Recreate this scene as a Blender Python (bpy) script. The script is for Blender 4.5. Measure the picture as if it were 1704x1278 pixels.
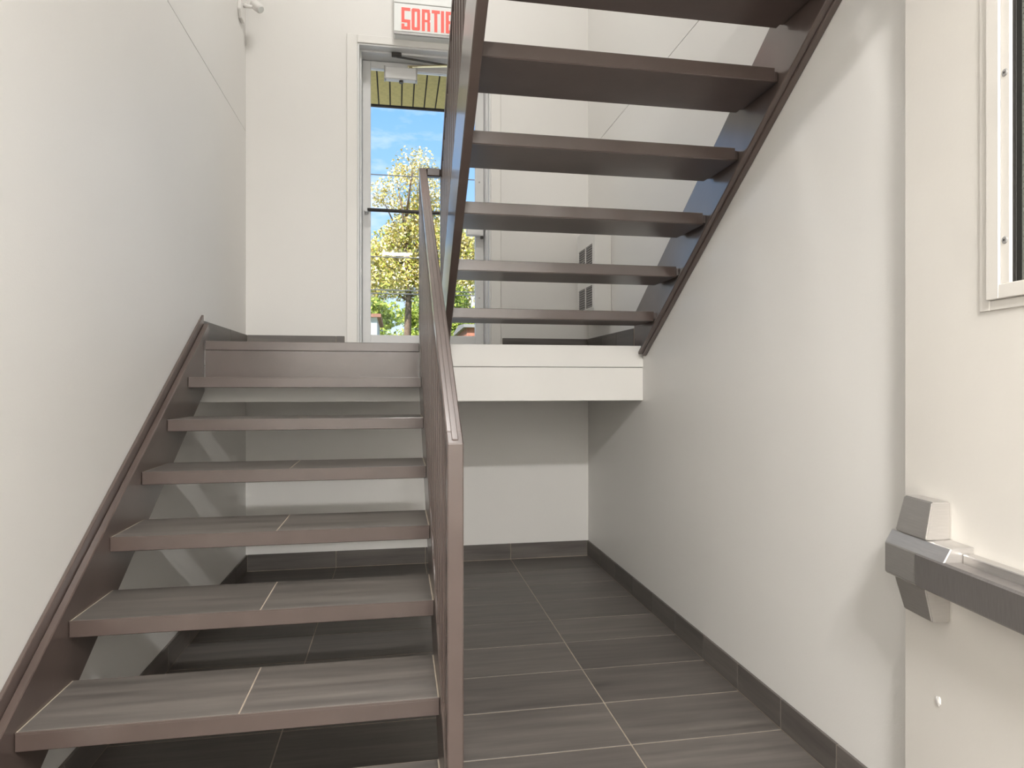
import bpy, bmesh, math, random
from mathutils import Vector, Matrix
random.seed(7)
for o in list(bpy.data.objects): bpy.data.objects.remove(o)
S = bpy.context.scene
COL = S.collection

# ------------------------------------------------------------------ camera
CAMH = 1.262
cam_d = bpy.data.cameras.new('camera'); cam = bpy.data.objects.new('camera', cam_d); COL.objects.link(cam)
cam_d.sensor_width = 36.0; cam_d.lens = 36.0*1086/1704; cam_d.clip_start = .02; cam_d.clip_end = 400
cam.location = (0, 0, CAMH); cam.rotation_euler = (math.pi/2, 0, -math.radians(10.03))
S.camera = cam

# ------------------------------------------------------------------ sky, sun, exposure
W = bpy.data.worlds.new('sky'); S.world = W; W.use_nodes = True
nt = W.node_tree; nt.nodes.clear()
def N(t, **k):
    n = nt.nodes.new(t)
    for a, b in k.items(): setattr(n, a, b)
    return n
tc = N('ShaderNodeTexCoord'); sep = N('ShaderNodeSeparateXYZ'); ramp = N('ShaderNodeValToRGB')
nt.links.new(tc.outputs['Generated'], sep.inputs[0]); nt.links.new(sep.outputs['Z'], ramp.inputs[0])
cr = ramp.color_ramp; cr.elements[0].position = 0.0; cr.elements[0].color = (.78, .88, 1, 1)
cr.elements[1].position = .42; cr.elements[1].color = (.20, .47, .92, 1)
e = cr.elements.new(.22); e.color = (.38, .64, .98, 1)
mp = N('ShaderNodeMapping'); mp.inputs['Scale'].default_value = (3.2, 3.2, 9.5); mp.inputs['Location'].default_value = (.55, .3, .62)
nz = N('ShaderNodeTexNoise'); nz.inputs['Scale'].default_value = 1.5; nz.inputs['Detail'].default_value = 7; nz.inputs['Roughness'].default_value = .55
r2 = N('ShaderNodeValToRGB'); r2.color_ramp.elements[0].position = .50; r2.color_ramp.elements[1].position = .74
mix = N('ShaderNodeMixRGB'); mix.inputs[2].default_value = (1.0, 1.0, 1.02, 1)
bg = N('ShaderNodeBackground'); bg.inputs[1].default_value = 1.25
wo = N('ShaderNodeOutputWorld')
nt.links.new(tc.outputs['Generated'], mp.inputs[0]); nt.links.new(mp.outputs[0], nz.inputs['Vector'])
nt.links.new(nz.outputs[0], r2.inputs[0]); nt.links.new(r2.outputs[0], mix.inputs[0])
nt.links.new(ramp.outputs[0], mix.inputs[1]); nt.links.new(mix.outputs[0], bg.inputs[0]); nt.links.new(bg.outputs[0], wo.inputs[0])

sun_d = bpy.data.lights.new('sun', 'SUN'); sun_d.energy = 9; sun_d.angle = .01; sun_d.color = (1, .95, .86)
sun = bpy.data.objects.new('sun', sun_d); COL.objects.link(sun)
sun.rotation_euler = Vector((.55, .75, -.85)).to_track_quat('-Z', 'Y').to_euler()
S.view_settings.view_transform = 'Standard'; S.view_settings.look = 'None'
S.view_settings.gamma = 1; S.view_settings.use_curve_mapping = False
S.view_settings.exposure = 0.03
UPPER_LAMP_W, HALL_LAMP_W = 38, 235

# ------------------------------------------------------------------ materials
def mat(name, col, rough=.5, metal=0, spec=.5, bump=0, bscale=60, var=0, vscale=4, emit=None, es=0, stretch=(1, 1, 1), rvar=0):
    m = bpy.data.materials.new(name); m.use_nodes = True
    t = m.node_tree; b = t.nodes['Principled BSDF']
    b.inputs['Base Color'].default_value = (*col, 1); b.inputs['Roughness'].default_value = rough
    b.inputs['Metallic'].default_value = metal; b.inputs['Specular IOR Level'].default_value = spec
    if emit: b.inputs['Emission Color'].default_value = (*emit, 1); b.inputs['Emission Strength'].default_value = es
    if bump or var:
        c = t.nodes.new('ShaderNodeTexCoord'); mpn = t.nodes.new('ShaderNodeMapping'); mpn.inputs['Scale'].default_value = stretch
        t.links.new(c.outputs['Object'], mpn.inputs[0])
    if var:
        n = t.nodes.new('ShaderNodeTexNoise'); n.inputs['Scale'].default_value = vscale; n.inputs['Detail'].default_value = 6
        r = t.nodes.new('ShaderNodeValToRGB'); r.color_ramp.elements[0].position = .3; r.color_ramp.elements[1].position = .7
        r.color_ramp.elements[0].color = (*[v*(1-var) for v in col], 1); r.color_ramp.elements[1].color = (*[min(1, v*(1+var)) for v in col], 1)
        t.links.new(mpn.outputs[0], n.inputs['Vector']); t.links.new(n.outputs[0], r.inputs[0]); t.links.new(r.outputs[0], b.inputs['Base Color'])
    if bump:
        n = t.nodes.new('ShaderNodeTexNoise'); n.inputs['Scale'].default_value = bscale; n.inputs['Detail'].default_value = 4
        bp = t.nodes.new('ShaderNodeBump'); bp.inputs['Strength'].default_value = bump; bp.inputs['Distance'].default_value = .01
        t.links.new(mpn.outputs[0], n.inputs['Vector']); t.links.new(n.outputs[0], bp.inputs['Height']); t.links.new(bp.outputs[0], b.inputs['Normal'])
    return m

def tile_mat():
    m = bpy.data.materials.new('streaked_tile'); m.use_nodes = True
    t = m.node_tree; b = t.nodes['Principled BSDF']; L = t.links.new
    c = t.nodes.new('ShaderNodeTexCoord'); oi = t.nodes.new('ShaderNodeObjectInfo')
    ad = t.nodes.new('ShaderNodeVectorMath'); ad.operation = 'MULTIPLY_ADD'
    ad.inputs[1].default_value = (1, 1, 1)
    cmb = t.nodes.new('ShaderNodeCombineXYZ')
    mul = t.nodes.new('ShaderNodeMath'); mul.operation = 'MULTIPLY'; mul.inputs[1].default_value = 37
    L(oi.outputs['Random'], mul.inputs[0])
    for i in range(3): L(mul.outputs[0], cmb.inputs[i])
    L(c.outputs['Object'], ad.inputs[0]); L(cmb.outputs[0], ad.inputs[2])
    mpn = t.nodes.new('ShaderNodeMapping'); mpn.inputs['Scale'].default_value = (1.3, 16, 16); L(ad.outputs[0], mpn.inputs[0])
    n = t.nodes.new('ShaderNodeTexNoise'); n.inputs['Scale'].default_value = 1.3; n.inputs['Detail'].default_value = 8; n.inputs['Roughness'].default_value = .6
    L(mpn.outputs[0], n.inputs['Vector'])
    r = t.nodes.new('ShaderNodeValToRGB'); r.color_ramp.elements[0].position = .28; r.color_ramp.elements[1].position = .75
    r.color_ramp.elements[0].color = (.084, .075, .068, 1); r.color_ramp.elements[1].color = (.172, .153, .138, 1)
    L(n.outputs[0], r.inputs[0])
    hs = t.nodes.new('ShaderNodeHueSaturation')
    mr = t.nodes.new('ShaderNodeMapRange'); mr.inputs[3].default_value = .88; mr.inputs[4].default_value = 1.12
    L(oi.outputs['Random'], mr.inputs[0]); L(mr.outputs[0], hs.inputs['Value']); L(r.outputs[0], hs.inputs['Color'])
    L(hs.outputs[0], b.inputs['Base Color'])
    b.inputs['Roughness'].default_value = .42
    rr = t.nodes.new('ShaderNodeMapRange'); rr.inputs[3].default_value = .36; rr.inputs[4].default_value = .5
    L(n.outputs[0], rr.inputs[0]); L(rr.outputs[0], b.inputs['Roughness'])
    return m

def glass_mat(name, tint=(1, 1, 1), milk=0):
    m = bpy.data.materials.new(name); m.use_nodes = True
    t = m.node_tree; t.nodes.clear(); L = t.links.new
    o = t.nodes.new('ShaderNodeOutputMaterial'); tr = t.nodes.new('ShaderNodeBsdfTransparent'); tr.inputs[0].default_value = (*tint, 1)
    gl = t.nodes.new('ShaderNodeBsdfGlossy'); gl.inputs['Roughness'].default_value = .02
    fr = t.nodes.new('ShaderNodeFresnel'); fr.inputs[0].default_value = 1.16
    mx = t.nodes.new('ShaderNodeMixShader'); L(fr.outputs[0], mx.inputs[0]); L(tr.outputs[0], mx.inputs[1]); L(gl.outputs[0], mx.inputs[2])
    if milk:
        df = t.nodes.new('ShaderNodeBsdfDiffuse'); df.inputs[0].default_value = (.62, .66, .60, 1)
        m2 = t.nodes.new('ShaderNodeMixShader'); m2.inputs[0].default_value = milk; L(mx.outputs[0], m2.inputs[1]); L(df.outputs[0], m2.inputs[2]); mx = m2
    L(mx.outputs[0], o.inputs[0]); return m

M = {
 'wall': mat('wall_paint', (.775, .76, .73), .45, bump=.035, bscale=140, var=.015, vscale=1.2),
 'white': mat('white_trim_paint', (.79, .775, .74), .35, var=.012, vscale=3),
 'doorpaint': mat('door_paint', (.77, .74, .69), .38, bump=.03, bscale=90, var=.012, vscale=5),
 'ceil': mat('ceiling_paint', (.80, .79, .76), .8, var=.01),
 'brown': mat('brown_enamel', (.090, .065, .056), .30, spec=.6, bump=.02, bscale=45, var=.10, vscale=7),
 'tile': tile_mat(),
 'grout': mat('grout', (.40, .34, .27), .85, var=.12, vscale=30),
 'alu': mat('white_aluminium', (.72, .72, .71), .35, var=.01),
 'steel': mat('brushed_steel', (.60, .58, .56), .38, .8, bump=.04, bscale=30, stretch=(2, 2, 60), var=.06, vscale=12),
 'steeldark': mat('brushed_dark_steel', (.34, .32, .31), .42, .75, bump=.04, bscale=30, stretch=(60, 2, 2), var=.08, vscale=12),
 'grey': mat('grey_metal', (.42, .41, .40), .4, .3, var=.02),
 'dark': mat('dark_metal', (.05, .045, .04), .45, var=.05),
 'brass': mat('brass', (.75, .66, .40), .3, 1, var=.03),
 'black': mat('black_rubber', (.012, .011, .010), .4, var=.05),
 'signwhite': mat('sign_white', (.80, .82, .80), .4, var=.01),
 'signred': mat('sign_red', (.75, .09, .07), .5, emit=(1, .16, .12), es=.35, var=.03, vscale=20),
 'plastic': mat('white_plastic', (.82, .80, .77), .4, var=.01),
 'heater': mat('heater_enamel', (.80, .79, .76), .4, var=.01),
 'louvre': mat('louvre_grey', (.30, .29, .28), .5, var=.03),
 'olive': mat('soffit_olive', (.47, .37, .12), .7, bump=.1, bscale=200, var=.12, vscale=40),
 'fascia': mat('soffit_groove', (.05, .04, .03), .8, var=.05),
 'bark': mat('bark', (.16, .11, .08), .9, bump=.4, bscale=20, var=.3, vscale=9),
 'leafy': mat('leaf_yellow', (.64, .52, .15), .6, var=.35, vscale=1.2),
 'leafp': mat('leaf_pale', (.80, .73, .50), .6, var=.25, vscale=1.2),
 'leafg': mat('leaf_green', (.42, .48, .08), .6, var=.35, vscale=1.2),
 'leafd': mat('leaf_deep_green', (.25, .35, .05), .6, var=.35, vscale=1.2),
 'grass': mat('grass', (.16, .22, .06), .9, var=.3, vscale=2),
 'concrete': mat('concrete', (.55, .54, .51), .85, var=.08, vscale=3),
 'stucco': mat('white_stucco', (.55, .56, .60), .8, var=.03),
 'brick': mat('red_brick', (.38, .15, .10), .85, var=.25, vscale=6),
 'roof': mat('roof_red', (.30, .14, .10), .8, var=.2, vscale=5),
 'slate': mat('roof_grey', (.25, .24, .24), .8, var=.1),
 'cable': mat('cable_black', (.10, .10, .11), .6, var=.05),
 'lampglow': mat('lamp_diffuser', (.9, .9, .88), .4, emit=(1, .94, .86), es=6, var=.01),
 'glass': glass_mat('clear_glass'),
 'wireglass': glass_mat('wired_glass_green', (.88, .93, .89), .35),
 'wire': mat('mesh_wire', (.20, .20, .19), .5, .8, var=.05),
}

bb = M['brown'].node_tree.nodes['Principled BSDF'].inputs
bb['Coat Weight'].default_value = .48; bb['Coat IOR'].default_value = 1.8; bb['Coat Roughness'].default_value = .16
# ------------------------------------------------------------------ helpers
def box(bm, x0, x1, y0, y1, z0, z1, bev=0, seg=1):
    vs = [bm.verts.new(p) for p in ((x0,y0,z0),(x1,y0,z0),(x1,y1,z0),(x0,y1,z0),(x0,y0,z1),(x1,y0,z1),(x1,y1,z1),(x0,y1,z1))]
    fs = [bm.faces.new([vs[i] for i in q]) for q in ((0,3,2,1),(4,5,6,7),(0,1,5,4),(1,2,6,5),(2,3,7,6),(3,0,4,7))]
    if bev:
        ed = list({e for f in fs for e in f.edges})
        bmesh.ops.bevel(bm, geom=ed, offset=bev, segments=seg, affect='EDGES', profile=.5)
def prism(bm, prof, x0, x1, axis='x', bev=0):
    """polygon prof in the plane across the axis, extruded from x0 to x1"""
    def P(a, b, t): return {'x': (t, a, b), 'y': (a, t, b), 'z': (a, b, t)}[axis]
    A = [bm.verts.new(P(a, b, x0)) for a, b in prof]; B = [bm.verts.new(P(a, b, x1)) for a, b in prof]
    n = len(prof); fs = [bm.faces.new(A), bm.faces.new(B[::-1])]
    for i in range(n): fs.append(bm.faces.new((A[i], B[i], B[(i+1) % n], A[(i+1) % n])))
    bmesh.ops.recalc_face_normals(bm, faces=fs)
    if bev:
        ed = list({e for f in fs for e in f.edges})
        bmesh.ops.bevel(bm, geom=ed, offset=bev, segments=1, affect='EDGES')
def tube(bm, pts, r, seg=10, cap=True):
    pts = [Vector(p) for p in pts]; rs = r if isinstance(r, (list, tuple)) else [r]*len(pts)
    rings = []
    for i, p in enumerate(pts):
        d = (pts[min(i+1, len(pts)-1)] - pts[max(i-1, 0)]).normalized()
        a = d.orthogonal().normalized() if i == 0 else (rings[-1][1] - d*rings[-1][1].dot(d)).normalized()
        b = d.cross(a)
        rings.append(([bm.verts.new(p + (a*math.cos(2*math.pi*k/seg) + b*math.sin(2*math.pi*k/seg))*rs[i]) for k in range(seg)], a))
    for i in range(len(rings)-1):
        for k in range(seg):
            bm.faces.new((rings[i][0][k], rings[i][0][(k+1) % seg], rings[i+1][0][(k+1) % seg], rings[i+1][0][k]))
    if cap:
        bm.faces.new(rings[0][0][::-1]); bm.faces.new(rings[-1][0])
def bar(bm, a, b, w, h, up=(0, 0, 1), bev=0):
    """rectangular bar from a to b, w across, h along up"""
    a, b = Vector(a), Vector(b); d = (b-a).normalized(); s = d.cross(Vector(up)).normalized(); u = s.cross(d)
    vs = []
    for p in (a, b):
        for i, j in ((-1,-1),(1,-1),(1,1),(-1,1)): vs.append(bm.verts.new(p + s*(i*w/2) + u*(j*h/2)))
    fs = [bm.faces.new([vs[i] for i in q]) for q in ((0,1,2,3),(7,6,5,4),(0,4,5,1),(1,5,6,2),(2,6,7,3),(3,7,4,0))]
    bmesh.ops.recalc_face_normals(bm, faces=fs)
    if bev: bmesh.ops.bevel(bm, geom=list({e for f in fs for e in f.edges}), offset=bev, segments=1, affect='EDGES')
def obj(name, bm, m, parent=None, smooth=False):
    bmesh.ops.recalc_face_normals(bm, faces=bm.faces[:])
    me = bpy.data.meshes.new(name); bm.to_mesh(me); bm.free()
    me.materials.append(M[m])
    if smooth:
        for p in me.polygons: p.use_smooth = True
    o = bpy.data.objects.new(name, me); COL.objects.link(o); o.parent = parent
    return o
def bobj(name, m, parent, *boxes, bev=0):
    bm = bmesh.new()
    for b in boxes: box(bm, *b, bev=bev)
    return obj(name, bm, m, parent)
def tag(o, label, cat=None, group=None, kind=None):
    o['label'] = label
    if cat: o['category'] = cat
    if group: o['group'] = group
    if kind: o['kind'] = kind
    return o
def struct(o, label, cat): return tag(o, label, cat, kind='structure')
def thing(name, label, cat, loc=(0, 0, 0), group=None, kind=None):
    o = bpy.data.objects.new(name, None); COL.objects.link(o); o.location = loc; o.empty_display_size = .1
    return tag(o, label, cat, group, kind)
CACHE = {}
def piece(name, m, parent, loc, size, bev=.0015, rot=None):
    """one small bevelled block, centred in plan, top at loc.z; alike pieces share mesh data"""
    k = (name, m, tuple(round(v, 4) for v in size))
    if k not in CACHE:
        bm = bmesh.new(); box(bm, -size[0]/2, size[0]/2, -size[1]/2, size[1]/2, -size[2], 0, bev)
        me = bpy.data.meshes.new(name); bm.to_mesh(me); bm.free(); me.materials.append(M[m]); CACHE[k] = me
    o = bpy.data.objects.new(name, CACHE[k]); COL.objects.link(o); o.parent = parent; o.location = loc
    if rot: o.rotation_euler = rot
    return o

# ------------------------------------------------------------------ dimensions
XL, XR, YB, YF = -1.0, 1.392, 4.64, .60
LZ = 1.48; FZ = 2.96; CZ = 5.5
NOSE0, RUN, RISE = 1.862, .282, .185        # nosing of tread at 2 risers

# ------------------------------------------------------------------ room shell
def wall_side(name, x0, x1, label):
    g = .004
    ins = .012
    bm = bmesh.new()
    box(bm, x0, x1, YF-.15, YB+.25, -.05, FZ); box(bm, x0, x1, YF-.15, YB+.25, FZ+g, CZ+.1)
    xi0, xi1 = (x0, x1-ins) if x1 < 0 else (x0+ins, x1)
    box(bm, xi0, xi1, YF-.15, YB+.25, FZ-.001, FZ+g+.001)
    return struct(obj(name, bm, 'wall'), label, 'wall')
wall_side('wall_left', XL-.15, XL, 'off-white painted side wall beside the lower flight with a thin horizontal joint')
wall_side('wall_right', XR, XR+.15, 'off-white painted side wall behind the upper flight with a thin horizontal joint')
DX0, DX1, DZ1 = -.267, .665, 3.625      # back door opening
wb = bobj('wall_back', 'wall', None, (XL, XR, YB, YB+.25, -.05, LZ), (XL, DX0, YB, YB+.25, LZ, CZ+.1), (DX1, XR, YB, YB+.25, LZ, CZ+.1), (DX0, DX1, YB, YB+.25, DZ1, CZ+.1))
struct(wb, 'off-white painted end wall around the glazed exit door', 'wall')
wf = bobj('wall_front', 'wall', None, (XL, -.985, YF-.15, YF, -.05, CZ+.1), (1.24, XR, YF-.15, YF, -.05, CZ+.1), (-.985, 1.24, YF-.15, YF, 3.50, CZ+.1))
struct(wf, 'off-white wall around the wide opening to the hall', 'wall')
struct(bobj('ceiling', 'ceil', None, (XL, XR, YF, YB, CZ, CZ+.1)), 'white ceiling high above the stairwell', 'ceiling')
fu = bobj('floor_upper', 'wall', None, (.20, XR, YF, 1.295, 2.70, FZ))
struct(fu, 'upper floor slab at the head of the upper flight', 'floor')
# hall behind the camera
struct(bobj('wall_hall_left', 'wall', None, (-1.35, -1.2, -2.6, YF-.15, -.05, 3.6)), 'off-white hall wall', 'wall')
struct(bobj('wall_hall_right', 'wall', None, (1.55, 1.7, -2.6, YF-.15, -.05, 3.6)), 'off-white hall wall opposite', 'wall')
struct(bobj('wall_hall_end', 'wall', None, (-1.2, 1.55, -2.6, -2.45, -.05, 3.6)), 'off-white end wall of the hall', 'wall')
struct(bobj('ceiling_hall', 'ceil', None, (-1.2, 1.55, -2.45, YF-.15, 3.50, 3.6)), 'white hall ceiling', 'ceiling')
struct(bobj('floor_hall', 'tile', None, (-1.2, 1.55, -2.45, YF-.15, -.05, 0)), 'dark tiled hall floor', 'floor')

# floor: grout bed and single tiles
fl = struct(bobj('floor', 'grout', None, (XL, XR, YF-.15, YB, -.06, -.0018)), 'dark taupe streaked rectangular floor tiles with pale grout lines', 'floor')
G = .0045
cols = [XL, -.41, .20, .81, XR]
y = 4.62; rows = [YB]
while y > YF-.15: rows.append(y); y -= .3055
rows.append(YF-.15)
for i in range(len(rows)-1):
    y1, y0 = rows[i], rows[i+1]
    if y1-y0 < .012: continue
    for j in range(4):
        x0, x1 = cols[j], cols[j+1]
        piece('floor_tile', 'tile', fl, ((x0+x1)/2, (y0+y1)/2, random.uniform(-.0004, .0003)), (x1-x0-G, y1-y0-G, .009))

# baseboards: grout backing and single tiles
BH = .112
def baseboard(name, axis, wallpos, inward, a0, a1, z0, joints, label, h=BH):
    t = .011
    lo, hi = sorted((wallpos, wallpos+inward*(t-.002)))
    if axis == 'x': b = (a0, a1, lo, hi, z0, z0+h-.002)
    else: b = (lo, hi, a0, a1, z0, z0+h-.002)
    o = struct(bobj(name, 'grout', None, b), label, 'baseboard')
    js = [a0]+[j for j in joints if a0+.03 < j < a1-.03]+[a1]
    for p, q in zip(js[:-1], js[1:]):
        c = (p+q)/2; w = wallpos+inward*t/2
        loc = (c, w, z0+h) if axis == 'x' else (w, c, z0+h)
        if axis == 'x': piece('baseboard_tile', 'tile', o, loc, (q-p-.003, t, h-.003))
        else: piece('baseboard_tile', 'tile', o, loc, (q-p-.003, t, h-.003), rot=(0, 0, math.pi/2))
    return o
yj = sorted([4.62-.3055*k for k in range(14)])
baseboard('baseboard_right', 'y', XR, -1, YF, YB, 0, yj, 'dark tile skirting along the foot of the wall behind the upper flight')
baseboard('baseboard_left', 'y', XL, 1, 1.75, YB, 0, yj, 'dark tile skirting under the lower flight along the side wall')
baseboard('baseboard_back', 'x', YB, -1, XL+.011, XR-.011, 0, [-.41, .20, .81], 'dark tile skirting along the end wall under the landing')
baseboard('baseboard_landing_left', 'y', XL, 1, 3.57, YB, LZ, [4.18], 'brown tile skirting on the landing beside the lower flight')
baseboard('baseboard_landing_back', 'x', YB, -1, XL+.011, DX0-.085, LZ, [-.41], 'brown tile skirting on the landing beside the exit door next to the lower flight')
baseboard('baseboard_landing_end', 'x', YB, -1, DX1+.085, XR-.011, LZ, [], 'brown tile skirting on the landing between the exit door and heater corner')
baseboard('baseboard_landing_right', 'y', XR, -1, 3.68, YB, LZ, [3.99, 4.30], 'brown tile skirting on the landing under the wall heater')

# landing slab with two fascia boards
lf = 3.575
ld = struct(bobj('floor_landing', 'tile', None, (XL, XR, lf, YB, 1.20, LZ)), 'half landing with white fascia between the two flights', 'floor')
bobj('soffit_panel', 'wall', ld, (XL, XR, lf+.002, YB, 1.172, 1.199))
bobj('fascia_board', 'white', ld, (XL+.0, XR, lf-.022, lf, 1.358, LZ), bev=.0015)
bobj('fascia_board', 'white', ld, (XL+.0, XR, lf-.017, lf, 1.168, 1.355), bev=.0015)

# ------------------------------------------------------------------ lower flight
sl = RISE/RUN
def nose(Y): return 2*RISE + (Y-NOSE0)*sl
st = thing('staircase', 'lower open-riser flight of brown steel stairs with tiled treads', 'stairs', (-.42, 1.6, 0))
def part(name, bm, m, parent=st, **k):
    o = obj(name, bm, m, parent, **k)
    o.matrix_parent_inverse = Matrix.Translation(parent.location).inverted()
    return o
TX0, TX1 = -.962, .121
y_lo, y_hi = 1.50, 3.575
def stringer_prof(up, dn, lo=NOSE0-RUN-.06):
    ylo = lo
    zl = nose(ylo)+up
    ycut = NOSE0 + (0-2*RISE+dn)/sl       # where the lower edge meets the floor
    return [(ylo, 0), (ylo, zl), (y_hi+.045, nose(y_hi+.045)+up), (y_hi+.045, LZ+.001), (y_hi-.03, LZ+.001), (y_hi-.03, nose(y_hi-.03)-dn), (ycut, 0)]
bm = bmesh.new(); prism(bm, stringer_prof(.055, .25), XL+.014, TX0, bev=.003)
part('stringer', bm, 'brown')
bm = bmesh.new(); prism(bm, stringer_prof(.098, .23), XL+.001, XL+.0135, bev=.002)
part('wall_strip', bm, 'brown')
bm = bmesh.new(); prism(bm, [(a, b) for a, b in stringer_prof(.045, .25, 1.627)], TX1, TX1+.038, bev=.003)
part('stringer', bm, 'brown')
TD = .303
TT = .05
def tread(Y, z, depth, tiles=True):
    w = TX1-TX0-.002; c = (TX0+TX1)/2
    bm = bmesh.new()
    box(bm, c-w/2, c+w/2, Y, Y+depth, z-TT, z-.004, .002)
    box(bm, c-w/2, c+w/2, Y, Y+.0045, z-.006, z, .0008)
    t = part('tread', bm, 'brown')
    bm = bmesh.new(); box(bm, c-w/2, c+w/2, Y+.0045, Y+depth, z-.0042, z-.0012)
    g = obj('grout_bed', bm, 'grout', t)
    hw = w/2
    for k in range(2):
        x0 = c-hw+.0045 + k*hw; x1 = c-hw + (k+1)*hw-.0045 - (0 if k == 0 else 0)
        if k == 0: x1 = c-.0022
        else: x0 = c+.0022
        piece('tile', 'tile', t, ((x0+x1)/2, Y+.006+(depth-.008)/2, z), (x1-x0, depth-.009, .003), bev=.0008)
    return t
for k in range(-1, 6):
    tread(NOSE0+k*RUN, (k+2)*RISE, TD)
# top nosing and closed riser
Yt = NOSE0+6*RUN
bm = bmesh.new(); box(bm, TX0+.001, TX1-.001, Yt-.012, Yt+.035, LZ-.046, LZ+.002, .003)
part('nosing', bm, 'brown')
bm = bmesh.new(); box(bm, TX0+.001, TX1-.001, Yt-.006, Yt-.002, LZ-RISE, LZ-.047)
part('riser_panel', bm, 'brown')

# lower railing
rl = thing('stair_railing', 'brown steel railing with newel post and thin balusters along the lower flight', 'railing', (.14, 1.6, 0))
RX0, RX1 = .121, .161; RC = (RX0+RX1)/2
NY0, NY1 = 1.585, 1.625
RH = 1.118 - nose(NY0)                        # rail top above the nosing line
def rtop(Y): return nose(Y)+RH
bm = bmesh.new(); prism(bm, [(NY0, 0), (NY0, rtop(NY0)), (NY1, rtop(NY1)-.001), (NY1, 0)], RX0, RX1, bev=.003); part('newel_post', bm, 'brown', rl)
PY = 3.60
UXa, UXb = .237, .274
bm = bmesh.new()
prism(bm, [(NY1, rtop(NY1)-.045), (NY1, rtop(NY1)), (PY-.001, rtop(PY)), (PY-.001, rtop(PY)-.045)], RX0, RX1, bev=.003)
hr = part('handrail', bm, 'brown', rl)
bm = bmesh.new()
prism(bm, [(NY0+.01, rtop(NY0+.01)), (NY0+.01, rtop(NY0+.01)+.003), (PY, rtop(PY)+.003), (PY, rtop(PY))], RX0+.012, RX1-.012, bev=.0015)
o = obj('cap_strip', bm, 'brown', hr)
ZR = rtop(PY)
bm = bmesh.new(); box(bm, RX0, RX1, PY, PY+.04, nose(lf)+.05, ZR+.004, .003); part('landing_post', bm, 'brown', rl)
bm = bmesh.new(); box(bm, RX1+.0005, UXa+.0005, PY+.001, PY+.039, ZR-.038, ZR+.008, .006); part('return_rail', bm, 'brown', rl)
yy = NY1+.075
while yy < PY-.04:
    bm = bmesh.new()
    prism(bm, [(yy, nose(yy)+.046), (yy, rtop(yy)-.046), (yy+.014, rtop(yy+.014)-.046), (yy+.014, nose(yy+.014)+.046)], RX0+.003, RX0+.017, bev=.001)
    part('baluster', bm, 'brown', rl); yy += .108

# ------------------------------------------------------------------ upper flight
UR, UN = .1905, .2825
UY0, UZ0 = 3.295, 1.648                      # back edge and top of its first tread
us = UR/UN
def unose(Y): return UZ0 + (UY0+.28-Y)*us
up = thing('staircase', 'upper open-riser flight of dark brown steel stairs seen from beneath', 'stairs', (.82, 3.5, LZ))
UX0, UX1 = .275, 1.352
YTOP = 1.30
def ubot(Y): return 1.434 + .646*(3.478-Y)
def utop(Y): return 1.696 + .655*(3.616-Y)
def ustr(end, d=0):
    return [(YTOP, ubot(YTOP)+d), (YTOP, utop(YTOP)), (end, utop(end)), (end, LZ+.002), (3.5515, LZ+.002), (3.5515, 1.434+d), (3.478, 1.434+d)]
bm = bmesh.new(); prism(bm, ustr(PY-.003), .237, UX0-.001, bev=.003); part('stringer', bm, 'brown', up)
bm = bmesh.new(); prism(bm, ustr(3.655, .012), 1.376, XR-.001, bev=.002); sr = part('stringer', bm, 'brown', up)
bm = bmesh.new()
ye = 3.505
for (x0, x1, a0, a1) in ((1.342, 1.368, .016, .000), (1.366, XR-.001, .010, -.010)):
    prism(bm, [(YTOP, ubot(YTOP)+a1), (YTOP, ubot(YTOP)+a0), (ye, ubot(ye)+a0+.012), (ye, ubot(ye)+a1+.012)], x0, x1, bev=.003)
obj('flange', bm, 'brown', sr)
for k in range(7):
    Y = UY0-k*UN; z = UZ0+k*UR
    bm = bmesh.new(); box(bm, UX0, UX1, Y, Y+.28, z-.05, z, .002)
    box(bm, UX0+.0, UX1, Y+.004, Y+.276, z-.0515, z-.0495)
    t = part('tread', bm, 'brown', up)
    bm = bmesh.new(); box(bm, UX1+.001, 1.3755, Y+.02, Y+.27, z-.042, z-.004, .002)
    obj('bracket', bm, 'brown', t)
# upper railing
ur = thing('stair_railing', 'dark brown steel railing with close balusters along the upper flight', 'railing', (.24, 3.6, LZ))
bm = bmesh.new(); box(bm, UXa+.001, UXb-.001, PY+.0005, PY+.0395, LZ+.001, ZR+.01, .003); part('landing_post', bm, 'brown', ur)
URH = ZR - unose(PY)
def urt(Y): return unose(Y)+URH
bm = bmesh.new(); prism(bm, [(YTOP, urt(YTOP)-.04), (YTOP, urt(YTOP)+.002), (PY, urt(PY)+.002), (PY, urt(PY)-.04)], UXa, UXb, bev=.003)
hr = part('handrail', bm, 'brown', ur)
yy = PY-.09
while yy > YTOP+.05:
    bm = bmesh.new()
    prism(bm, [(yy, utop(yy)+.001), (yy, urt(yy)-.041), (yy+.014, urt(yy+.014)-.041), (yy+.014, utop(yy+.014)+.001)], .241, .255, bev=.001)
    part('baluster', bm, 'brown', ur); yy -= .108

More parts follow.
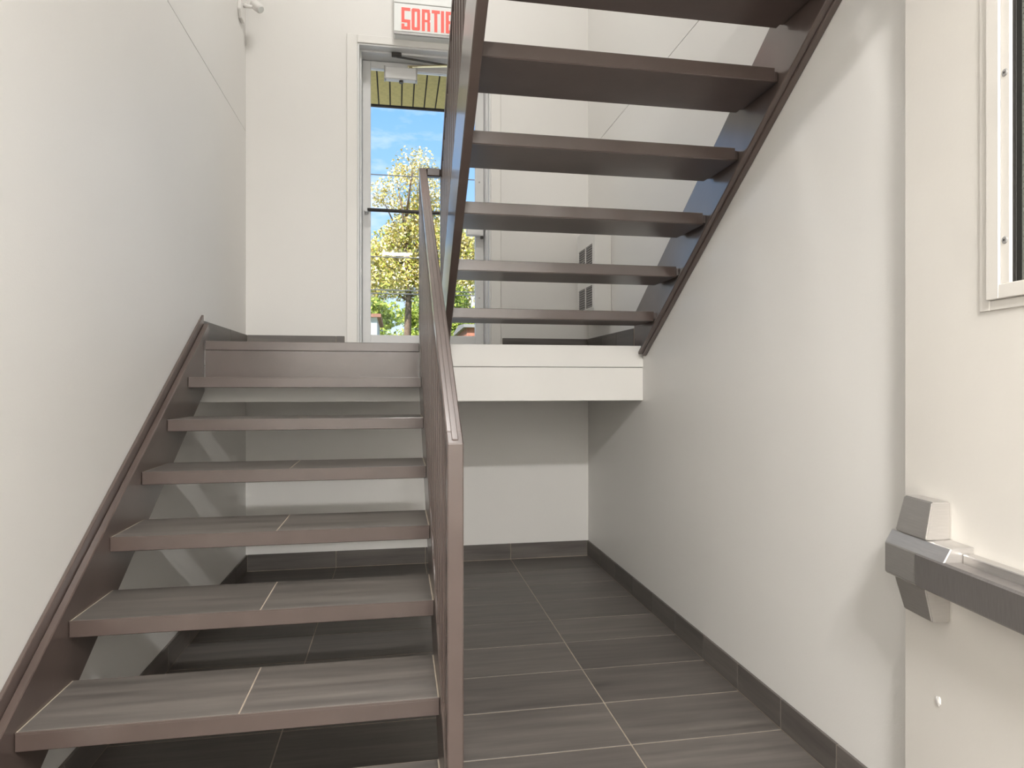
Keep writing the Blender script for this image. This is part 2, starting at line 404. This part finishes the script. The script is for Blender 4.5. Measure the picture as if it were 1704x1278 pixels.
# ------------------------------------------------------------------ exit door at the back
tr = thing('trim_1', 'white flat casing around the glazed exit door', 'trim', (.2, YB, LZ), kind='structure')
CW = .072
for b in ((DX0-CW, DX0, YB-.014, YB, LZ+.001, DZ1+.055), (DX1, DX1+CW, YB-.014, YB, LZ+.001, DZ1+.055), (DX0+.0005, DX1-.0005, YB-.014, YB, DZ1, DZ1+.055)):
    bm = bmesh.new(); box(bm, *b, .003); part('casing_board', bm, 'white', tr)
d1 = thing('door_1', 'white glazed exit door with a full-height clear pane opening onto trees', 'door', (.2, 4.82, LZ), kind='structure')
LY = 4.815
JX0, JX1 = DX0+.020, DX1-.020
bm = bmesh.new()
for x0, x1 in ((DX0, DX0+.012), (DX1-.012, DX1)): box(bm, x0, x1, YB-.005, YB+.25, LZ, DZ1, .001)
for x0, x1 in ((DX0+.012, DX0+.024), (DX1-.024, DX1-.012)): box(bm, x0, x1, YB+.06, YB+.25, LZ, DZ1, .001)
box(bm, DX0+.012, DX1-.012, YB-.005, YB+.25, DZ1-.012, DZ1, .001); box(bm, DX0+.024, DX1-.024, YB+.06, YB+.25, DZ1-.026, DZ1-.012, .001)
part('door_frame', bm, 'alu', d1)
X0, X1 = DX0+.026, DX1-.026
GX0, GX1, GZ0, GZ1 = -.184, .575, 1.617, 3.545
ZT = DZ1-.030
bm = bmesh.new(); box(bm, X0, GX0, LY, LY+.045, LZ+.008, ZT, .002); part('stile', bm, 'alu', d1)
bm = bmesh.new(); box(bm, GX1, X1, LY, LY+.045, LZ+.008, ZT, .002); part('stile', bm, 'alu', d1)
bm = bmesh.new(); box(bm, GX0, GX1, LY, LY+.045, GZ1, ZT, .002); part('rail', bm, 'alu', d1)
bm = bmesh.new(); box(bm, GX0, GX1, LY, LY+.045, LZ+.008, GZ0, .002); part('rail', bm, 'alu', d1)
bm = bmesh.new(); box(bm, GX0, GX1, LY+.020, LY+.026, GZ0, GZ1); part('pane', bm, 'glass', d1)
bm = bmesh.new(); box(bm, DX0+.024, DX1-.024, YB+.02, YB+.25, LZ, LZ+.007, .001); part('threshold', bm, 'grey', d1)
# closer
bm = bmesh.new(); box(bm, -.080, .140, LY-.058, LY-.001, 3.452, 3.540, .006); cl = part('door_closer', bm, 'alu', d1)
bm = bmesh.new(); box(bm, -.088, -.079, LY-.056, LY-.001, 3.450, 3.544, .002); obj('end_cap', bm, 'grey', cl)
bm = bmesh.new(); box(bm, .139, .148, LY-.056, LY-.001, 3.450, 3.544, .002); obj('end_cap', bm, 'grey', cl)
bm = bmesh.new(); tube(bm, [(.033, LY-.030, 3.436), (.033, LY-.030, 3.453)], .015, 14); obj('valve_cap', bm, 'dark', cl)
bm = bmesh.new(); tube(bm, [(.10, LY-.030, 3.539), (.10, LY-.030, 3.562)], .012, 12); bar(bm, (.08, LY-.030, 3.559), (.36, LY-.075, 3.566), .022, .008); obj('closer_arm', bm, 'brass', cl)
bm = bmesh.new(); bar(bm, (.36, LY-.075, 3.572), (.0, LY-.110, 3.585), .018, .007); box(bm, -.035, .035, LY-.125, LY-.095, 3.584, DZ1-.013, .004); obj('arm_shoe', bm, 'dark', cl)
# push bar
bm = bmesh.new(); tube(bm, [(-.205, LY-.055, 2.505), (.60, LY-.055, 2.502)], .0125, 14); pb = part('push_bar', bm, 'dark', d1, smooth=True)
bm = bmesh.new(); tube(bm, [(-.212, LY-.0005, 2.505), (-.212, LY-.062, 2.505)], .016, 12); box(bm, -.226, -.198, LY-.012, LY-.0005, 2.485, 2.525, .003); obj('bracket', bm, 'alu', pb)
bm = bmesh.new(); box(bm, .505, .632, LY-.050, LY-.0005, 2.352, 2.53, .006); obj('lock_case', bm, 'alu', pb)
bm = bmesh.new(); tube(bm, [(.620, LY-.03, 2.334), (.620, LY-.03, 2.352)], .012, 10); obj('latch_knob', bm, 'dark', pb)
for zz in (1.9, 2.76):
    bm = bmesh.new(); tube(bm, [(.605, LY-.002, zz), (.605, LY+.001, zz)], .006, 10); part('screw', bm, 'grey', d1)

# exit sign
sg = thing('exit_sign', 'white wall sign lettered SORTIE in red above the exit door', 'sign', (.22, YB, 3.66))
SX0, SX1, SY, SZ0, SZ1 = -.02, .450, 4.552, 3.668, 3.995
bm = bmesh.new(); box(bm, SX0, SX1, SY+.012, YB-.0005, SZ0, SZ1, .006); part('housing', bm, 'signwhite', sg)
bm = bmesh.new(); box(bm, SX0+.003, SX1-.003, SY, SY+.0125, SZ0+.020, 3.882, .003); part('face_panel', bm, 'signwhite', sg)
bm = bmesh.new(); box(bm, SX0+.001, SX1-.001, SY-.003, SY+.012, 3.884, SZ1-.004, .003); part('top_cover', bm, 'signwhite', sg)
bm = bmesh.new(); box(bm, SX0+.003, SX1-.003, SY+.001, SY+.013, SZ0+.001, SZ0+.0185, .002); part('bottom_rail', bm, 'grey', sg)
LH, SW = .150, .0205
def letter(ch, x, w):
    z0 = 3.703; z1 = z0+LH; m = (z0+z1)/2; bm = bmesh.new()
    def b(a, c, d, e): box(bm, x+a, x+c, SY-.0022, SY-.0002, d, e)
    if ch == 'S':
        b(0, w, z1-SW, z1); b(0, SW, m-.006, z1-SW-.0003); b(0, w, m-.0065-SW, m-.0065); b(w-SW, w, z0+SW, m-.007-SW); b(0, w, z0, z0+SW-.0003); b(0, SW, z0+SW, z0+SW+.018)
    if ch == 'O':
        for s in (0, 1):
            xa = x + (0 if s == 0 else w); q = 1 if s == 0 else -1
            prism(bm, [(xa, z0+.008), (xa+q*.008, z0), (xa+q*SW, z0), (xa+q*SW, z1), (xa+q*.008, z1), (xa, z1-.008)], SY-.0022, SY-.0002, axis='y')
        b(SW+.0003, w-SW-.0003, z1-SW, z1); b(SW+.0003, w-SW-.0003, z0, z0+SW)
    if ch == 'R':
        b(0, SW, z0, z1); b(SW+.0003, w-.004, z1-SW, z1); b(w-SW, w, m+.004, z1-SW-.0003); b(SW+.0003, w-.004, m-.012, m+.0036); b(w-SW, w, z0, m-.0125)
    if ch == 'T':
        b(0, w, z1-SW, z1); b(w/2-SW/2, w/2+SW/2, z0, z1-SW-.0003)
    if ch == 'I': b(0, w, z0, z1)
    if ch == 'E':
        b(0, SW, z0, z1)
        for q in (z0, m-SW/2, z1-SW): b(SW+.0003, w, q, q+SW)
    part('letter', bm, 'signred', sg)
for ch, x, w in (('S', .033, .060), ('O', .102, .058), ('R', .172, .058), ('T', .240, .056), ('I', .304, .021), ('E', .337, .055)): letter(ch, x, w)

# emergency spotlight on the left wall
em = thing('emergency_light', 'small white swivelling spotlight on a wall plate high beside the exit door', 'lamp', (XL, 4.47, 3.72))
bm = bmesh.new(); prism(bm, [(4.400, 3.66), (4.435, 3.615), (4.505, 3.615), (4.54, 3.66), (4.54, 3.83), (4.40, 3.83)], XL+.0005, XL+.022, bev=.004); part('wall_plate', bm, 'plastic', em)
bm = bmesh.new(); tube(bm, [(XL+.02, 4.47, 3.72), (XL+.05, 4.47, 3.712), (XL+.085, 4.485, 3.722)], [.016, .011, .011], 12); part('arm', bm, 'plastic', em, smooth=True)
bm = bmesh.new()
hd = Vector((.62, -.35, -.62)).normalized(); c0 = Vector((XL+.095, 4.49, 3.735))
tube(bm, [c0-hd*.030, c0-hd*.024, c0+hd*.010, c0+hd*.045, c0+hd*.052], [.018, .026, .031, .029, .024], 20); part('lamp_head', bm, 'plastic', em, smooth=True)
bm = bmesh.new(); tube(bm, [c0+hd*.0515, c0+hd*.0535], [.021, .020], 20); part('lens', bm, 'signwhite', em)

# wall heater on landing
ht = thing('wall_heater', 'white surface-mounted wall heater with four louvred grilles in the landing corner', 'heater', (1.33, 4.3, 1.7))
HX = 1.272
bm = bmesh.new(); box(bm, HX, XR-.0005, 4.108, 4.505, 1.705, 2.315, .004); part('cabinet', bm, 'heater', ht)
for (y0, y1) in ((4.305, 4.452), (4.138, 4.281)):
    for (z0, z1) in ((2.045, 2.190), (1.772, 1.916)):
        bm = bmesh.new()
        for b in ((y0-.008, y0, z0-.008, z1+.008), (y1, y1+.008, z0-.008, z1+.008), (y0, y1, z0-.008, z0), (y0, y1, z1, z1+.008)): box(bm, HX-.004, HX-.0003, *b)
        g = part('grille', bm, 'heater', ht)
        bm = bmesh.new(); box(bm, HX-.0014, HX-.0004, y0, y1, z0, z1); obj('grille_back', bm, 'dark', g)
        bm = bmesh.new()
        for k in range(9):
            z = z0 + (k+.5)*(z1-z0)/9; box(bm, HX-.005, HX-.0016, y0, y1, z-.0045, z+.0045)
        o = obj('louvres', bm, 'louvre', g); o['kind'] = 'stuff'

# ------------------------------------------------------------------ open hall door in the foreground (local: x = along leaf from free edge, y = out of the face, z)
a = math.radians(7)
d2 = thing('door_2', 'cream steel hall door standing open against the wall with panic bar and wired-glass window', 'door', (1.335, 1.53, 0), kind='structure')
# local +x -> (-sin a, -cos a), local +y -> (-cos a, sin a) is left-handed with z up, so use local y pointing into the wall
d2.rotation_euler = (0, 0, -(math.pi/2 + a))
def dpart(name, bm, m, parent=d2, **k):
    return obj(name, bm, m, parent, **k)
def dbox(name, m, parent, *bs, bev=.0015):
    bm = bmesh.new()
    for (s0, s1, n0, n1, z0, z1) in bs: box(bm, s0, s1, n0, n1, z0, z1, bev)
    return obj(name, bm, m, parent)
def D(bm, s0, s1, n0, n1, z0, z1, bev=.0015): box(bm, s0, s1, -n1, -n0, z0, z1, bev)
LW, LH2 = .915, 2.42
WS0, WS1, WZ0, WZ1 = .352, .60, 1.478, 2.26
bm = bmesh.new()
for b in ((0, WS0, .008, LH2), (WS1, LW, .008, LH2), (WS0, WS1, .008, WZ0), (WS0, WS1, WZ1, LH2)): D(bm, b[0], b[1], -.044, 0, b[2], b[3], 0)
lf2 = dpart('leaf', bm, 'doorpaint')
def ring(bm, w0, w1, n0, n1, zb0, zb1):
    """rectangular frame round the window: sides from w0 to w1 outside the opening"""
    D(bm, WS0-w1, WS0-w0, n0, n1, WZ0-zb1, WZ1+zb1); D(bm, WS1+w0, WS1+w1, n0, n1, WZ0-zb1, WZ1+zb1)
    D(bm, WS0-w0+.0002, WS1+w0-.0002, n0, n1, WZ0-zb1, WZ0-zb0); D(bm, WS0-w0+.0002, WS1+w0-.0002, n0, n1, WZ1+zb0, WZ1+zb1)
bm = bmesh.new(); ring(bm, .060, .089, .0002, .005, .032, .054); wfr = dpart('window_frame', bm, 'doorpaint')
bm = bmesh.new(); ring(bm, .0245, .0595, .0002, .014, .0005, .0315); obj('inner_frame', bm, 'doorpaint', wfr)
bm = bmesh.new(); D(bm, WS0-.024, WS0, .0002, .009, WZ0, WZ1); D(bm, WS1, WS1+.024, .0002, .009, WZ0, WZ1); obj('glazing_bead', bm, 'doorpaint', wfr)
bm = bmesh.new(); D(bm, WS0, WS0+.010, -.012, .003, WZ0, WZ1, .001); D(bm, WS1-.010, WS1, -.012, .003, WZ0, WZ1, .001); obj('gasket', bm, 'black', wfr)
bm = bmesh.new(); D(bm, WS0, WS1, -.016, -.010, WZ0, WZ1, 0); pn = dpart('pane', bm, 'wireglass')
bm = bmesh.new()
s = WS0+.006
while s < WS1: D(bm, s-.0004, s+.0004, -.0098, -.0089, WZ0, WZ1, 0); s += .0127
z = WZ0+.006
while z < WZ1: D(bm, WS0, WS1, -.0099, -.0090, z-.0004, z+.0004, 0); z += .0127
o = obj('wire_mesh', bm, 'wire', pn); o['kind'] = 'stuff'
for ss in (WS0-.0125, WS1+.0125):
    for zz in (1.571, 1.930):
        bm = bmesh.new(); tube(bm, [(ss, -.0092, zz), (ss, -.0112, zz)], [.0085, .0065], 16)
        sc = dpart('screw', bm, 'grey'); bm = bmesh.new(); tube(bm, [(ss, -.0112, zz), (ss, -.0117, zz)], .0026, 6); obj('recess', bm, 'dark', sc)
# panic bar
bm = bmesh.new()
prism(bm, [(0, .768), (-.068, .768), (-.075, .775), (-.075, .850), (-.056, .884), (0, .887)], .028, .243, bev=.002)
pbz = dpart('panic_bar', bm, 'steel')
def frustum(bm, b, t, z0, z1, bev=.003):
    """b, t: (s0, s1, n) footprint at z0 and z1, back on the leaf"""
    V = [bm.verts.new(p) for p in ((b[0], 0, z0), (b[1], 0, z0), (b[1], -b[2], z0), (b[0], -b[2], z0), (t[0], 0, z1), (t[1], 0, z1), (t[1], -t[2], z1), (t[0], -t[2], z1))]
    fs = [bm.faces.new([V[i] for i in q]) for q in ((0,1,2,3),(7,6,5,4),(0,4,5,1),(1,5,6,2),(2,6,7,3),(3,7,4,0))]
    bmesh.ops.recalc_face_normals(bm, faces=fs)
    bmesh.ops.bevel(bm, geom=list({e for f in fs for e in f.edges}), offset=bev, segments=2, affect='EDGES')
bm = bmesh.new(); frustum(bm, (.050, .167, .062), (.062, .167, .046), .8855, .977); obj('latch_cover', bm, 'steel', pbz)
bm = bmesh.new(); frustum(bm, (.062, .167, .046), (.050, .167, .064), .687, .7685); obj('latch_cover', bm, 'steel', pbz)
bm = bmesh.new(); D(bm, .1455, .80, .030, .0775, .771, .853, .005); obj('push_pad', bm, 'steeldark', pbz)
bm = bmesh.new(); D(bm, .244, .80, .0003, .0295, .775, .872, .002); obj('mounting_rail', bm, 'steel', pbz)
bm = bmesh.new(); prism(bm, [(0, .768), (-.075, .775), (-.075, .850), (-.056, .884), (0, .887)], .801, .87, bev=.002); obj('hinge_end_cap', bm, 'steel', pbz)
bm = bmesh.new(); bmesh.ops.create_icosphere(bm, subdivisions=3, radius=1)
for v in bm.verts:
    q = 1 + .18*math.sin(5*v.co.x+3*v.co.z)*math.cos(4*v.co.z)
    v.co = Vector((.126 + v.co.x*.0095*q, -.0005 + v.co.y*.004*q, .478 + v.co.z*.0115*q))
dpart('filler_dab', bm, 'plastic', smooth=True)

# ------------------------------------------------------------------ lamps of the place
def lamp(name, label, loc, size, watts, rot, col=(1, .98, .955)):
    t = thing(name, label, 'lamp', loc)
    t.rotation_euler = rot
    bm = bmesh.new(); box(bm, -size[0]/2, size[0]/2, -size[1]/2, size[1]/2, -.02, 0, .004); obj('base_plate', bm, 'plastic', t)
    bm = bmesh.new(); box(bm, -size[0]/2+.01, size[0]/2-.01, -size[1]/2+.01, size[1]/2-.01, -.07, -.0205, .012, 2); obj('diffuser', bm, 'lampglow', t)
    ld_ = bpy.data.lights.new(name, 'AREA'); ld_.shape = 'RECTANGLE'; ld_.size = size[0]-.02; ld_.size_y = size[1]-.02; ld_.energy = watts; ld_.color = col
    lo = bpy.data.objects.new(name+'_light', ld_); COL.objects.link(lo); lo.parent = t; lo.location = (0, 0, -.075)
    return t
lamp('ceiling_lamp', 'white square ceiling lamp high above the stairwell', (.2, 2.9, CZ), (.5, .5, 0), UPPER_LAMP_W, (0, 0, 0))
lamp('ceiling_lamp', 'white oblong hall ceiling lamp behind the opening', (.06, -1.35, 3.50), (.6, .24, 0), HALL_LAMP_W, (0, 0, 0))

# ------------------------------------------------------------------ outside
GZ = 1.30
gr = bobj('ground', 'grass', None, (-60, 60, YB+.26, 120, GZ-.2, GZ)); struct(gr, 'lawn outside the exit door', 'lawn')
pv = bobj('bounce_pavement', 'concrete', None, (-6, 7, YB+.26, 13, GZ, GZ+.05)); struct(pv, 'unseen pale concrete forecourt added to bounce sunlight in through the exit door', 'bounce_pavement')  # out of view; added so sunlit concrete throws light up through the door
# boarded soffit over the door
sf = struct(bobj('soffit', 'fascia', None, (-3.2, 3.6, YB+.25, 5.93, 3.752, 3.95)), 'olive boarded porch soffit with dark grooves above the exit door', 'soffit')
x = -1.05
while x < 1.75:
    piece('soffit_board', 'olive', sf, (x+.05, (YB+.25+5.90)/2, 3.7515), (.088, 5.90-YB-.255, .012), bev=.002); x += .0995
bobj('edge_board', 'fascia', sf, (-3.2, 3.6, 5.932, 5.955, 3.735, 3.96))

def leaves(bm_pts, n_scale):
    V, F = [], []
    for (p, sz) in bm_pts:
        a = Vector((random.gauss(0, 1), random.gauss(0, 1), random.gauss(0, 1))).normalized()
        b = a.orthogonal().normalized(); b = Matrix.Rotation(random.random()*6.28, 3, a) @ b; c = a.cross(b)
        i = len(V); h = sz*n_scale
        V += [p-b*h, p+c*h*.55, p+b*h, p-c*h*.55]; F.append((i, i+1, i+2, i+3))
    return V, F
def foliage(name, m, parent, pts, sc=1):
    V, F = leaves(pts, sc)
    me = bpy.data.meshes.new(name); me.from_pydata([tuple(v) for v in V], [], F); me.materials.append(M[m])
    o = bpy.data.objects.new(name, me); COL.objects.link(o); o.parent = parent
    o.matrix_parent_inverse = Matrix.Translation(parent.location).inverted(); o['kind'] = 'stuff'
    return o
def clump(c, r, n, sz):
    out = []
    for _ in range(n):
        d = Vector((random.gauss(0, 1), random.gauss(0, 1), random.gauss(0, 1))).normalized()*(random.random()**.5)
        out.append((Vector(c)+Vector((d.x*r, d.y*r, d.z*r*.85)), sz*random.uniform(.6, 1.3)))
    return out
# tall yellow tree
TY = 32.0
t1 = thing('tree', 'tall yellow-leaved tree with a slender trunk and sparse airy top', 'tree', (.62, TY, GZ))
def wpt(px, py, Y):
    th = math.radians(10.03); c, s_ = math.cos(th), math.sin(th)
    k = (px-852)/1086; d = Y/(c-k*s_); u = k*d
    return Vector((u*c+d*s_, Y, CAMH-(py-639)/1086*d))
base = wpt(678, 560, TY); top = wpt(683, 300, TY)
bm = bmesh.new()
tube(bm, [(base.x, TY, GZ), tuple(base), tuple(wpt(680, 500, TY)), tuple(wpt(677, 420, TY)), tuple(wpt(676, 360, TY)), tuple(top)], [.24, .18, .15, .10, .06, .02], 9)
part('trunk', bm, 'bark', t1, smooth=True)
B = [((679, 470), (640, 440), (622, 410)), ((679, 455), (705, 420), (735, 395)), ((677, 420), (655, 370), (636, 330)), ((677, 410), (668, 340), (660, 300)),
     ((677, 400), (700, 340), (712, 290)), ((680, 500), (640, 480), (600, 470)), ((680, 495), (730, 470), (775, 440)), ((676, 360), (684, 300), (692, 265)), ((679, 470), (760, 400), (800, 380))]
for q in B:
    bm = bmesh.new(); P = [wpt(*p, TY+random.uniform(-.8, .8)*(i > 0)) for i, p in enumerate(q)]
    tube(bm, P, [.07, .04, .015], 6); part('branch', bm, 'bark', t1, smooth=True)
sparse = [(690, 275, 1.1, 330), (675, 300, .9, 200), (705, 300, 1.1, 330), (640, 318, .75, 190), (655, 340, .5, 60), (630, 335, .4, 50), (720, 330, 1.0, 300), (662, 290, .6, 90)]
pale, yel, grn, dk = [], [], [], []
for px, py, r, n in sparse:
    c = clump(wpt(px, py, TY), r, int(n*1.9), .075); pale += c[::2]; yel += c[1::2]
for px, py, r, n in [(690, 350, 1.1, 420), (712, 370, 1.3, 650), (668, 385, .9, 330), (650, 405, 1.0, 420), (690, 410, 1.4, 900), (630, 425, 1.0, 500), (735, 400, 1.3, 700), (610, 440, 1.3, 600), (770, 410, 1.2, 650),
                     (660, 440, 1.2, 800), (720, 445, 1.5, 1100), (780, 450, 1.3, 800), (640, 465, 1.2, 800), (690, 470, 1.4, 1000), (750, 480, 1.4, 900), (800, 420, 1.3, 700), (600, 480, 1.3, 700), (830, 470, 1.5, 700)]:
    c = clump(wpt(px, py, TY+random.uniform(-.5, .8)), r, int(n*2.3), .085); yel += c[::2]; pale += c[1::4]; grn += c[3::4]
foliage('foliage', 'leafp', t1, pale); foliage('foliage', 'leafy', t1, yel); foliage('foliage', 'leafg', t1, grn)
# green trees lower down
for (px, Y, hpx, r, lab) in ((624, 26, 500, 1.0, 'bushy light green tree growing beside the white house'), (748, 28.6, 492, 1.2, 'bushy light green tree between the yellow tree and brick house'), (700, 37.5, 505, 1.4, 'green shrub growing behind the yellow tree trunk')):
    g0 = wpt(px, 600, Y); t = thing('tree', lab, 'tree', (g0.x, Y, GZ))
    bm = bmesh.new(); tube(bm, [(g0.x, Y, GZ), (g0.x+.05, Y, 2.4), (g0.x+.1, Y, 3.6)], [.12, .09, .04], 8); part('trunk', bm, 'bark', t, smooth=True)
    A, Bq = [], []
    for k in range(16):
        c = clump(wpt(px+random.uniform(-32, 32), random.uniform(hpx, 585), Y+random.uniform(-.5, .5)), r*random.uniform(.45, .75), 700, .085); A += c[::2]; Bq += c[1::2]
    foliage('foliage', 'leafg', t, A); foliage('foliage', 'leafd', t, Bq)
# houses
def house(name, label, x0, x1, y0, y1, zt, wallm, roofm, rise, win):
    t = thing(name, label, 'house', ((x0+x1)/2, y0, GZ))
    bm = bmesh.new(); box(bm, x0, x1, y0, y1, GZ, zt); part('wall', bm, wallm, t)
    ym = (y0+y1)/2
    bm = bmesh.new(); prism(bm, [(y0-.15, zt), (ym, zt+rise), (y1+.15, zt), (y1+.15, zt-.10), (y0-.15, zt-.10)], x0-.12, x1+.12); part('roof', bm, roofm, t)
    for (wx0, wx1, wz0, wz1) in win:
        bm = bmesh.new(); box(bm, wx0, wx1, y0-.03, y0-.002, wz0, wz1); w = part('window', bm, 'stucco', t)
        bm = bmesh.new(); box(bm, wx0+.06, wx1-.06, y0-.034, y0-.031, wz0+.06, wz1-.06); obj('pane', bm, 'dark', w)
p = wpt(634, 523, 20.5)
house('white_house', 'white stuccoed low house with reddish roof edge beyond the lawn', p.x-5, p.x-.12, 20.5, 24, p.z, 'stucco', 'roof', .06, ())
p = wpt(777, 540, 21)
house('brick_house', 'low red brick house behind the green trees', p.x, p.x+7, 21, 24.5, p.z, 'brick', 'slate', .12, ((p.x+1.2, p.x+2.2, 2.0, 3.1), (p.x+3.6, p.x+4.6, 2.0, 3.1)))
p = wpt(716, 365, 60)
house('pale_building', 'pale apartment building far behind the yellow tree', p.x, p.x+16, 60, 70, p.z, 'stucco', 'slate', .4, [(p.x+.8+k*1.9, p.x+1.9+k*1.9, p.z-2.4-j*3, p.z-1-j*3) for k in range(8) for j in range(4)])
# overhead cables
for (px, py, sag, lab) in ((617, 427, .10, 'single black overhead cable across the middle of the yellow tree'), (617, 482, .06, 'upper of two close overhead cables above the green trees'), (780, 299, .05, 'highest thin overhead cable crossing the airy treetop'), (617, 488, .05, 'lower of two close overhead cables above the green trees')):
    q = wpt(px, py, 17); bm = bmesh.new()
    tube(bm, [(-9+k*1.0, 17, q.z + sag*((k-10)/10)**2) for k in range(21)], .014, 6)
    o = obj('power_cable', bm, 'cable'); tag(o, lab, 'cable', 'overhead cables outside')

for px_ in (-9.12, 11.12):
    t = thing('utility_pole', 'tall wooden utility pole holding the cables beyond the ' + ('white house' if px_ < 0 else 'brick house'), 'pole', (px_, 17, GZ))
    bm = bmesh.new(); tube(bm, [(px_, 17, GZ), (px_, 17, 9.3)], [.14, .11], 12); part('post', bm, 'bark', t, smooth=True)
    bm = bmesh.new(); box(bm, px_-.06, px_+.06, 16.3, 17.7, 8.6, 8.72); part('crossarm', bm, 'bark', t)
